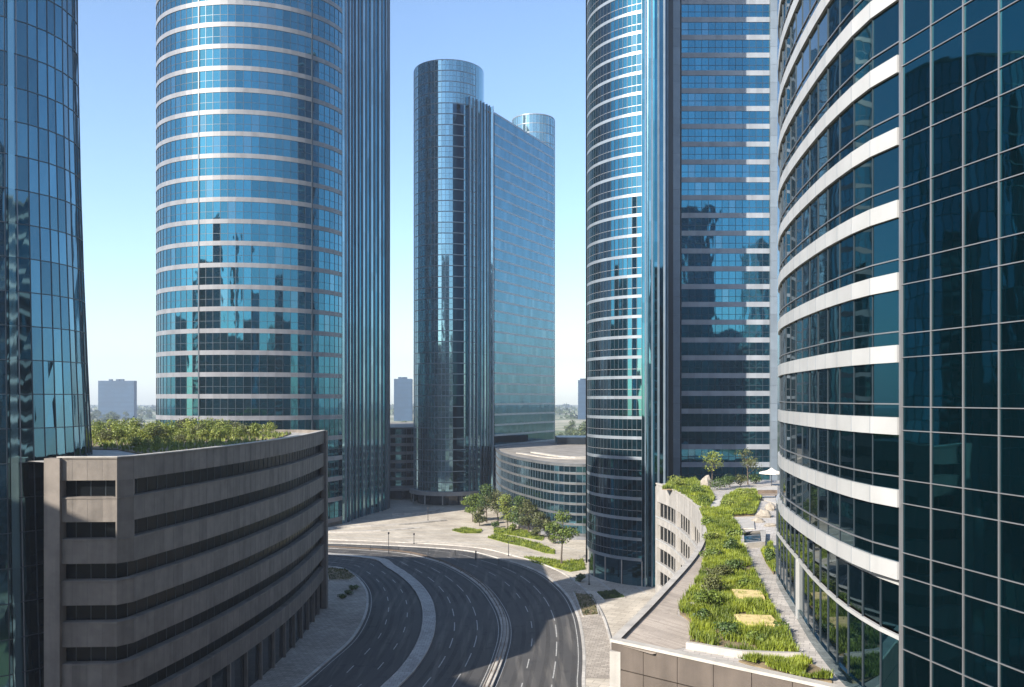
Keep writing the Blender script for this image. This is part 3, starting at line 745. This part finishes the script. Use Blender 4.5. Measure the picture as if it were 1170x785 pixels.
# pool and its white rim
pool = cz([(540, 345), (588, 338), (592, 372), (542, 376)])
rt = root('roof_pool', (*pool[0], Z), 'dark pool with a pale stone rim beside the roof path', 'pool')
b = MB(); b.prism(ccw(pool), Z + .02, Z + .35); b.build('water', M['glass_deep'], rt)
b = MB(); pc = ccw(pool); ledge(b, pc + [pc[0]], Z, Z + .55, .35, 0); b.build('stone_rim', M['coping'], rt)
for i, q in enumerate(([(485, 292), (570, 296), (572, 322), (530, 322)], [(440, 240), (480, 236), (470, 258), (442, 260)], [(545, 205), (640, 195), (640, 250), (596, 236), (580, 208)])):
    b = MB(); b.prism(ccw(cz(q)), Z + .03, Z + .17)
    tag(b.build('stone_terrace', M['kerb']), ['pale stone terrace between grass beds above the dark pool', 'small pale paved patch near the parapet bend', 'pale terrace under the canvas shade'][i], 'terrace', 'pale terraces in the roof garden')
# bench like planter boxes
(x, y), = cz([(612, 232)])
rt = root('garden_bench', (x, y, Z), 'dark bench on the pale terrace below the canvas shade', 'bench')
b = MB(); b.box((x, y, Z + .62), (3.0, .7, .12)); b.build('seat', M['rail_dark'], rt)
b = MB(); b.box((x, y + .32, Z + 1.05), (3.0, .1, .6)); b.build('backrest', M['rail_dark'], rt)
for s_ in (-1, 1): b = MB(); b.box((x + s_ * 1.25, y, Z + .37), (.14, .6, .4)); b.build('leg', M['metal_dark'], rt)

# roof garden of the left podium ---------------------------------------------------------------------
rz0 = PT - .53
lp = [(-47.5, 100), (-41, 92), (-37.5, 97), (-36, 110), (-36, 128), (-38.5, 145), (-60, 149), (-108, 156), (-110, 128), (-72, 106)]
gm = MB(); rng = random.Random(9); tufts(gm, lp, rz0 + .1, 5000, .45, .12, rng, None)
tag(gm.build('roof_grass', M['leaf_c']), 'tall pale grass on the stone podium roof', 'grass', None, 'stuff')
b = MB(); b.prism(ccw(lp), rz0, rz0 + .12); tag(b.build('roof_soil', M['soil']), 'bare soil bed on the stone podium roof', 'soil', None, 'stuff')
LS = []
rng = random.Random(21)
for i in range(16):                                  # along the parapet
    px = 118 + i * 12.5; d = 88 + i * 3.6 + rng.uniform(-1, 2); LS.append((px, d, rng.uniform(1.3, 2.6) * (1 + .012 * i), 0))
for i in range(18): LS.append((112 + i * 10.5 + rng.uniform(-3, 3), 118 + rng.uniform(-5, 5) + i * .6, rng.uniform(2.4, 3.4), 1))
for i in range(14): LS.append((110 + i * 12 + rng.uniform(-3, 3), 141 + rng.uniform(-6, 6), rng.uniform(2.8, 4.0), 2))
ordn = ['first', 'second', 'third', 'fourth', 'fifth', 'sixth', 'seventh', 'eighth', 'ninth', 'tenth', 'eleventh', 'twelfth', 'thirteenth', 'fourteenth', 'fifteenth', 'sixteenth', 'seventeenth', 'eighteenth']
rown = ['%s shrub from the flared tower in the row along the stone podium parapet', '%s tall shrub from the flared tower in the middle row on the podium roof', '%s shrub from the flared tower in the rear row on the podium roof']
cnt = [0, 0, 0]
for i, (px, d, h, row) in enumerate(LS):
    x = (px - CX) / F * d
    if not inside((x, d), lp): x = min(x, -37.5)
    if not inside((x, d), lp): continue
    v = i % 5
    tree('roof_shrub', 'ls%d' % v, x, d, rz0 + .1, h / 3.1, rng.uniform(0, 6), rown[row] % ordn[cnt[row]], 'shrub', 'shrubs on the stone podium roof',
         mk_shrub(3.6, 2.6, 400 + v, ['leaf_c', 'leaf_c', 'leaf_d', 'leaf_c', 'leaf_c'][v], 560, .3, 7))
    cnt[row] += 1

# far trees ---------------------------------------------------------------------------------------------
rng = random.Random(33); FT = []
for i in range(15): FT.append((rng.uniform(634, 670), 430 + i * 24))
for i in range(12): FT.append((rng.uniform(442, 471), 430 + i * 26))
for i in range(22): FT.append((rng.uniform(104, 180), 620 + i * 45))
gap = {0: 'in the gap right of the twin tower', 1: 'in the gap left of the twin tower', 2: 'on the open land beyond the podium roof'}
for i, (px, d) in enumerate(FT):
    x = (px - CX) / F * d; g_ = 0 if i < 15 else 1 if i < 27 else 2; v = i % 3
    tree('far_tree', 'ft%d' % v, x, d, -.05, rng.uniform(.8, 1.25), rng.uniform(0, 6), 'hazy far tree ' + gap[g_], 'tree', 'far trees ' + gap[g_],
         mk_tree(15, 11, 500 + v, 'far_green', 700, 1.3, .12))
# distant woods: one mass
fm = MB(); rng = random.Random(3)
for i in range(420):
    d = rng.uniform(1500, 3700); x = rng.uniform(-.72, .72) * d; w = rng.uniform(18, 55)
    leaves(fm, (x, d, rng.uniform(2, 6)), w, w * .6, rng.uniform(6, 11), 26, 11, rng, .3)
tag(fm.build('far_woods', M['far_green']), 'low hazy woods along the horizon', 'woods', None, 'stuff')

# ------------------------------------------------------------------ DISTANT BLOCKS
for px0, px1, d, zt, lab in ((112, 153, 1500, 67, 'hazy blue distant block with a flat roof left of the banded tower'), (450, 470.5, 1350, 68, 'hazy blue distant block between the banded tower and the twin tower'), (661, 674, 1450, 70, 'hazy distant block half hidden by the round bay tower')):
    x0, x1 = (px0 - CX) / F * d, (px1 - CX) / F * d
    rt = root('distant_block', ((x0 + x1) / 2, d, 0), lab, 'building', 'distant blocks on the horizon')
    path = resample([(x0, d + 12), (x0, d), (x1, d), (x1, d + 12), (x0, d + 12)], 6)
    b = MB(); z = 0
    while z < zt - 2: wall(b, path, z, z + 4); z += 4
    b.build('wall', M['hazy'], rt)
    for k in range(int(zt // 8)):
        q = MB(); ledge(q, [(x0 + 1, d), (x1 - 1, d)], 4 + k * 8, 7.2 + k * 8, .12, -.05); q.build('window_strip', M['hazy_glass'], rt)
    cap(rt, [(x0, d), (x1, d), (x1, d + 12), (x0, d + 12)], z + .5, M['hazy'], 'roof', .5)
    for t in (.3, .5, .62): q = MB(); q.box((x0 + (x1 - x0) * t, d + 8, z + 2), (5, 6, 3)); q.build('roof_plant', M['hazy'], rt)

# ------------------------------------------------------------------ TOWERS ADDED OUT OF FRAME (for the glass reflections, one to shade the podium)
def block(cx, cy, w, dp, h, ang, mg, lab, pitch=4.0):
    rt = root('offframe_tower', (cx, cy, 0), lab, 'tower', 'off-frame towers added around the viewpoint')
    ux, uy = math.cos(rad(ang)), math.sin(rad(ang))
    P4 = lambda a, b2: (cx + ux * a * w / 2 - uy * b2 * dp / 2, cy + uy * a * w / 2 + ux * b2 * dp / 2)
    path = [P4(-1, -1), P4(1, -1), P4(1, 1), P4(-1, 1), P4(-1, -1)]
    b = MB(); z = 0
    for a, c in zip(path, path[1:]):
        for q0, q1 in zip(resample([a, c], 3), resample([a, c], 3)[1:]):
            z = 0
            while z < h: b.face([(*q0, z), (*q1, z), (*q1, min(h, z + pitch)), (*q0, min(h, z + pitch))]); z += pitch
    b.build('glazing', mg, rt); b = MB(); z = 0
    while z < h: ledge(b, path, z, z + .9, .15, -.05); z += pitch
    b.build('spandrel_bands', M['stone'], rt); cap(rt, path[:-1], h + .3, M['roof_far'])
gd = M['glass_deep']
block(-91, 29, 13, 15, 61, 40, gd, 'slim dark off-frame tower added to shade the stone podium front')  # unseen, added to throw shade on the podium's front wall
block(-270, -120, 60, 40, 165, 20, gd, 'broad dark tower mirrored in the banded tower')
block(-170, -220, 44, 40, 170, 10, gd, 'dark tower mirrored low in the banded tower front')
block(-95, -190, 60, 30, 95, 0, gd, 'middle height dark block added behind the viewpoint for reflections')  # unseen blocks added here and below to darken the low reflections
block(-40, -250, 40, 30, 175, 0, gd, 'tall dark tower added straight behind the viewpoint for reflections')
block(40, -160, 60, 30, 70, 0, gd, 'low dark block added behind the viewpoint for reflections')
block(112, -145, 20, 30, 150, 0, gd, 'tall dark tower mirrored in the flat wing, left one')
block(166, -145, 34, 30, 132, 0, gd, 'tall dark tower mirrored in the flat wing, right one')
block(-195, 120, 40, 40, 95, 30, gd, 'dark tower added off frame beyond the flared tower')
block(-200, -60, 50, 36, 78, 25, gd, 'low wide dark block added behind the viewpoint to the west')
block(230, -120, 60, 40, 90, -20, gd, 'wide dark block added behind the viewpoint to the east')
block(-330, 20, 60, 60, 110, 10, gd, 'far dark tower added off frame to the west of the viewpoint')

for i, (x, y, wd, h, a) in enumerate(((-470, -80, 150, 92, 70), (-390, -270, 170, 84, 40), (-200, -370, 190, 95, 10), (10, -380, 170, 82, 0), (210, -340, 180, 90, -15), (380, -200, 170, 86, -40), (-420, 130, 130, 88, 95))):
    block(x, y, wd, 40, h, a, gd, '%s long dark block from the west added behind the viewpoint for reflections' % ordn[i])  # unseen ring added to close bright horizon gaps in the tower reflections
# ------------------------------------------------------------------ GROUND AND ROADS
def struct(o): o['kind'] = 'structure'; return o
b = MB(); b.face([(-3800, -500, -.12), (3800, -500, -.12), (3800, 4600, -.12), (-3800, 4600, -.12)]); struct(b.build('ground', M['land']))
Lp = [(-52, 36), (-41, 60), (-36.4, 78), (-33, 90)] + Gs([(340, 785), (350, 777.6), (372.5, 758), (401.7, 732), (416, 709), (421, 690), (418, 672), (401.7, 655), (374, 647)]) + [(-62, 187), (-120, 182), (-240, 170)]
M1 = [(-36, 36), (-26, 64), (-21, 82), (-17.6, 96)] + Gs([(447, 784), (463.4, 768), (479.7, 745), (488.8, 722), (490, 699.7), (484.5, 681.8), (470, 664), (447, 648), (418, 637)]) + [(-64, 200), (-120, 196), (-240, 186)]
M2 = [(-19, 36), (-10.5, 64), (-6.6, 82), (-4.4, 96)] + Gs([(557.6, 784), (565, 767), (570.6, 751.6), (576.4, 729), (575.5, 709.4), (567, 690), (551, 670), (525, 652.5), (494, 640), (440, 630.5)]) + [(-66, 208), (-120, 207), (-240, 200)]
Rr = [(-7, 36), (2, 62), (7, 82), (8.8, 96)] + Gs([(665, 785), (665.5, 765), (665.5, 745), (663, 722), (657, 699), (643, 676), (615, 654), (570, 638.5), (505, 627)]) + [(-62, 214), (-120, 216), (-240, 212)]
cur = {k: resample(spline(v, 10), n=160) for k, v in dict(L=spline(Lp, 4), M1=spline(M1, 4), M2=spline(M2, 4), R=spline(Rr, 4)).items()}
def sheet(A, B, z, mb, mi=0):
    for k in range(len(A) - 1): mb.face([(*A[k], z), (*B[k], z), (*B[k + 1], z), (*A[k + 1], z)], mi, (.5, .5, .5))
b = MB(); sheet(cur['L'], cur['M1'], 0, b); sheet(cur['M1'], cur['M2'], 0, b); sheet(cur['M2'], cur['R'], 0, b); struct(b.build('road', M['asphalt']))
# plaza and pavements as raised slabs
plz = cur['R'] + [(-240, 430), (260, 430), (260, 20), (20, 20), (-7, 30)]
b = MB(); b.prism(ccw(plz), -.1, .12); struct(b.build('plaza', M['plaza']))
lw = cur['L'][::-1] + [(-90, 20), (-240, 60)]
b = MB(); b.prism(ccw(lw), -.1, .12); struct(b.build('pavement', M['walk']))
b = MB(); ledge(b, cur['R'][::-1], -.05, .17, .02, -.42); ledge(b, cur['L'], -.05, .17, .02, -.38); struct(b.build('kerb', M['kerb']))
# sidewalk band along the right kerb, laid 4 mm above the plaza
o1 = offset(cur['R'], .5); o2 = offset(cur['R'], 4.4)
b = MB(); sheet(o2[30:110], o1[30:110], .124, b); struct(b.build('sidewalk', M['walk']))
b = MB(); ledge(b, o2[30:110][::-1], .12, .3, .2, -.15); tag(b.build('edging_wall', M['kerb']), 'low pale edging along the outer side of the right sidewalk', 'wall')
def strip_mid(c, w, z, h, mb, mi=0, i0=0, i1=161):
    p = c[i0:i1]; ledge(mb, p, z, z + h, w / 2, -w / 2, mi)
b = MB(); strip_mid(cur['M1'], 2.1, -.02, .17, b); mo = b.build('median_strip', M['median']); struct(mo)
b = MB(); strip_mid(offset(cur['M1'], 1.02), .16, 0, .2, b); strip_mid(offset(cur['M1'], -1.02), .16, 0, .2, b); struct(b.build('median_kerb', M['kerb']))
b = MB(); strip_mid(cur['M2'], 1.25, -.02, .14, b); struct(b.build('narrow_median', M['kerb']))
rt = root('median_guardrail', (*cur['M2'][60], 0), 'low double guardrail following the narrow median between the lanes', 'guardrail')
for s_ in (-.28, .28):
    b = MB(); strip_mid(offset(cur['M2'], s_), .1, .42, .2, b, 0, 20, 120); b.build('rail', M['rail_dark'], rt)
    pp = resample(offset(cur['M2'], s_)[20:120], 6)
    for q in pp: b = MB(); b.box((*q, .3), (.1, .08, .4)); b.build('rail_post', M['rail_dark'], rt)
# painted lines
lm = MB()
def lerp(A, B, t): return [(a[0] + (c[0] - a[0]) * t, a[1] + (c[1] - a[1]) * t) for a, c in zip(A, B)]
def line(c, w=.14, dash=None, gap_=None, i0=0, i1=161, z=.008):
    p = resample(c[i0:i1], .5); k = 0
    while k < len(p) - 1:
        n = len(p) - 1 - k if not dash else int(dash / .5)
        q = p[k:k + n + 1]
        if len(q) > 1: sheet(offset(q, w / 2), offset(q, -w / 2), z, lm)
        k += n + (int(gap_ / .5) if dash else 1)
L_, A_, B_, R_ = cur['L'], cur['M1'], cur['M2'], cur['R']
line(offset(L_, .5), .12); line(offset(B_, 1.0), .12, None); line(offset(B_, -1.0), .12); line(offset(R_, -.6), .13)
line(lerp(L_, A_, .35), .15, 3, 5); line(lerp(L_, A_, .66), .15, 3, 6)
line(lerp(A_, B_, .34), .16, 5, 4); line(lerp(A_, B_, .64), .15, 6, 3)
line(lerp(B_, R_, .36), .15, 4, 6); line(lerp(B_, R_, .68), .16, 7, 2.5)
struct(lm.build('road_markings', M['line']))
wm = MB()
for A, B in ((L_, A_), (A_, B_), (B_, R_)):
    for t in (.10, .25, .43, .57, .74, .90):
        c = lerp(A, B, t); sheet(offset(c, .32), offset(c, -.32), .004, wm)
struct(wm.build('tyre_wear', M['wear']))
# plaza: paler stone arcs, grass islands, planter soil
b = MB()
for o_, w in ((9, .5), (15, .35), (21, .6), (29, .4)):
    c = offset(cur['R'][48:150], o_); sheet(offset(c, w), c, .126, b)
struct(b.build('plaza_bands', M['kerb']))
Q6 = lambda pts: Gs([(340 + a / 3.079, 560 + c / 3.079) for a, c in pts], .12)
isl = [([(545, 143), (590, 134), (650, 142), (640, 152), (580, 152)], 'small far grass island on the plaza'),
       ([(668, 168), (700, 152), (760, 166), (840, 186), (905, 212), (905, 226), (870, 222), (800, 200), (740, 188)], 'long grass island on the plaza before the grove'),
       ([(795, 236), (860, 240), (940, 252), (1005, 245), (1012, 280), (960, 288), (900, 272), (830, 256)], 'grass strip along the kerb under the single street tree'),
       ([(690, 135), (790, 140), (870, 165), (860, 178), (760, 160), (690, 150)], 'thin grass verge at the foot of the plaza grove')]
for i, (q, lab) in enumerate(isl):
    poly = ccw(Q6(q)); rt = root('grass_island', (*poly[0], .12), lab, 'lawn', 'grass islands on the plaza')
    b = MB(); b.prism(poly, .1, .22); b.build('turf', M['grass'], rt)
    g = MB(); tufts(g, poly, .2, 1300, .4, .09, random.Random(60 + i)); g.build('grass', M['grass'], rt)['kind'] = 'stuff'
for i, (q, lab) in enumerate((([(975, 362), (1040, 372), (1058, 440), (1005, 445)], 'brown soil planter in the right sidewalk'), ([(105, 275), (170, 280), (205, 305), (180, 318), (110, 318)], 'tan soil bed on the inner pavement corner'), ([(1050, 360), (1120, 355), (1150, 380), (1080, 388)], 'thin green planter beside the right sidewalk'))):
    poly = ccw(Q6(q)); rt = root('soil_planter', (*poly[0], .12), lab, 'planter', 'planters by the road')
    b = MB(); b.prism(poly, .1, .2); b.build('soil', M['soil'], rt)
    b = MB(); ledge(b, poly + [poly[0]], .1, .3, .16, 0); b.build('stone_rim', M['kerb'], rt)
    g = MB(); tufts(g, poly, .2, 250 if i < 2 else 700, .3, .08, random.Random(80 + i)); g.build('grass', M['leaf_d'] if i < 2 else M['leaf_b'], rt)['kind'] = 'stuff'
for i, (a, c) in enumerate(((175, 368), (195, 352), (160, 382))):
    (x, y), = Q6([(a, c)]); tree('pavement_shrub', 'pv%d' % i, x, y, .12, 1, 0, ['lowest dark shrub on the inner pavement corner', 'right one of the dark shrubs on the inner pavement corner', 'shrub nearest the podium columns on the inner pavement corner'][i], 'shrub', 'shrubs on the inner pavement', mk_shrub(2.4, 1.1, 600 + i, 'leaf_b', 350, .3, 4))
# low plaza steps / seat walls before the banded tower
for i, (q0, q1, h, lab) in enumerate((((-50, 236), (-20, 250), .45, 'long low seat wall on the plaza before the banded tower'), ((-52, 228), (-26, 236), .3, 'lower stone step nearest the road on the plaza'), ((-38, 262), (-24, 272), .5, 'short seat wall near the ribbed block entrance'))):
    b = MB(); p = resample(spline([q0, ((q0[0] + q1[0]) / 2 + 1.5, (q0[1] + q1[1]) / 2 - 2), q1], 6), 2); ledge(b, p, .12, .12 + h, .5, -.5)
    tag(b.build('seat_wall', M['kerb']), lab, 'wall', 'low walls on the plaza')
# street posts
def lamp(px, py, h, lab, arm=0):
    x, y = G(px, py, .12); rt = root('street_lamp', (x, y, .12), lab, 'street lamp', 'lamp posts on the plaza')
    b = MB(); b.tube([(x, y, .1), (x, y, .5), (x, y, h)], [.13, .09, .06], 8); b.build('post', M['metal_dark'], rt)
    b = MB(); b.tube([(x, y, .1), (x, y, .3)], [.22, .2], 8); b.build('base', M['metal_dark'], rt)
    b = MB()
    if arm: b.tube([(x - .1, y, h - .12), (x + arm, y, h)], [.05, .04], 6); b.box((x + arm, y, h - .03), (.7, .28, .14))
    else: b.tube([(x, y, h - .02), (x, y, h + .12), (x, y, h + .45), (x, y, h + .55)], [.08, .2, .22, .1], 8)
    b.build('lamp_head', M['metal_dark'], rt)
lamp(444, 632, 4.6, 'tallest thin lamp post beside the road before the banded tower')
lamp(473, 621.5, 2.3, 'short lamp post on the sunlit plaza right of the tallest one')
lamp(489, 594.5, 3.6, 'far lamp post on the plaza before the twin tower')
lamp(581, 635.5, 3.6, 'lamp post with a short arm at the kerb beside the long grass island', .9)
lamp(673, 668, 4.6, 'lamp post at the foot of the round bay tower')
for i, (px, py) in enumerate(((543.7, 640), (455.5, 631), (489, 633), (423, 629.5), (520, 635), (570, 645))):
    x, y = G(px, py); y -= 0
    rt = root('bollard', (x, y, .12), ['dark bollard with a round cap at the kerb, widest of its row', 'bollard next to the tallest lamp post', 'bollard in the middle of the far kerb row', 'bollard left of the tallest lamp post', 'bollard left of the widest bollard', 'bollard right of the widest bollard'][i], 'bollard', 'bollards along the far kerb')
    hh = 2.0 if i == 0 else 1.2
    b = MB(); b.tube([(x, y, .0), (x, y, hh)], [.16 if i == 0 else .09] * 2, 8); b.build('post', M['metal_dark'], rt)
    b = MB(); b.tube([(x, y, hh - .05), (x, y, hh + .12), (x, y, hh + .2)], [.2 if i == 0 else .12, .19 if i == 0 else .11, .05], 8); b.build('cap', M['metal_dark'], rt)

# ------------------------------------------------------------------ HAZE
b = MB(); b.box((0, 2050, 128), (7900, 5300, 258)); hz = b.build('haze', M['hazy'])
hm = bpy.data.materials.new('haze air'); hm.use_nodes = True; nt = hm.node_tree; nt.nodes.clear()
ov = nt.nodes.new('ShaderNodeOutputMaterial'); pv = nt.nodes.new('ShaderNodeVolumePrincipled')
pv.inputs['Color'].default_value = (.70, .81, .98, 1); pv.inputs['Density'].default_value = .0002; pv.inputs['Anisotropy'].default_value = .2
nt.links.new(pv.outputs[0], ov.inputs['Volume'])
hz.data.materials.clear(); hz.data.materials.append(hm); tag(hz, 'thin pale haze over the whole city', 'haze', None, 'stuff')

# ------------------------------------------------------------------ LIGHT, SKY, CAMERA
AZ = Vector((.70, .714)).normalized(); EL = rad(29)
dirv = Vector((AZ.x * math.cos(EL), AZ.y * math.cos(EL), -math.sin(EL)))
sl = bpy.data.lights.new('sun', 'SUN'); sl.energy = 5.0; sl.angle = rad(.5); sl.color = (1, .93, .82)
so = bpy.data.objects.new('sun', sl); COL.objects.link(so); so.rotation_euler = dirv.to_track_quat('-Z', 'Y').to_euler(); so.location = (-100, -100, 300)
w = bpy.data.worlds.new('World'); S.world = w; w.use_nodes = True; nt = w.node_tree
sk = nt.nodes.new('ShaderNodeTexSky'); sk.sky_type = 'NISHITA'; sk.sun_disc = False
sk.sun_elevation = EL; sk.sun_rotation = math.atan2(-AZ.x, -AZ.y); sk.air_density = 1.0; sk.dust_density = .5; sk.ozone_density = 3.0; sk.altitude = 0
bg = nt.nodes['Background']; nt.links.new(sk.outputs[0], bg.inputs[0]); bg.inputs[1].default_value = .12
cam = bpy.data.cameras.new('camera'); co = bpy.data.objects.new('camera', cam); COL.objects.link(co); S.camera = co
co.location = (0, 0, H); co.rotation_euler = (math.pi / 2, 0, 0)
cam.sensor_width = 36; cam.lens = 36 * F / 1170; cam.shift_y = (HOR - 392.5) / 1170; cam.clip_end = 12000; cam.clip_start = .5
S.view_settings.view_transform = 'Standard'; S.view_settings.look = 'None'; S.view_settings.exposure = 1.25; S.view_settings.gamma = 1
c = S.cycles; c.use_denoising = True; c.max_bounces = 7; c.glossy_bounces = 5; c.diffuse_bounces = 3; c.volume_bounces = 0; c.transparent_max_bounces = 8
c.caustics_reflective = False; c.caustics_refractive = False; c.sample_clamp_indirect = 6; c.use_adaptive_sampling = True; c.adaptive_threshold = .01
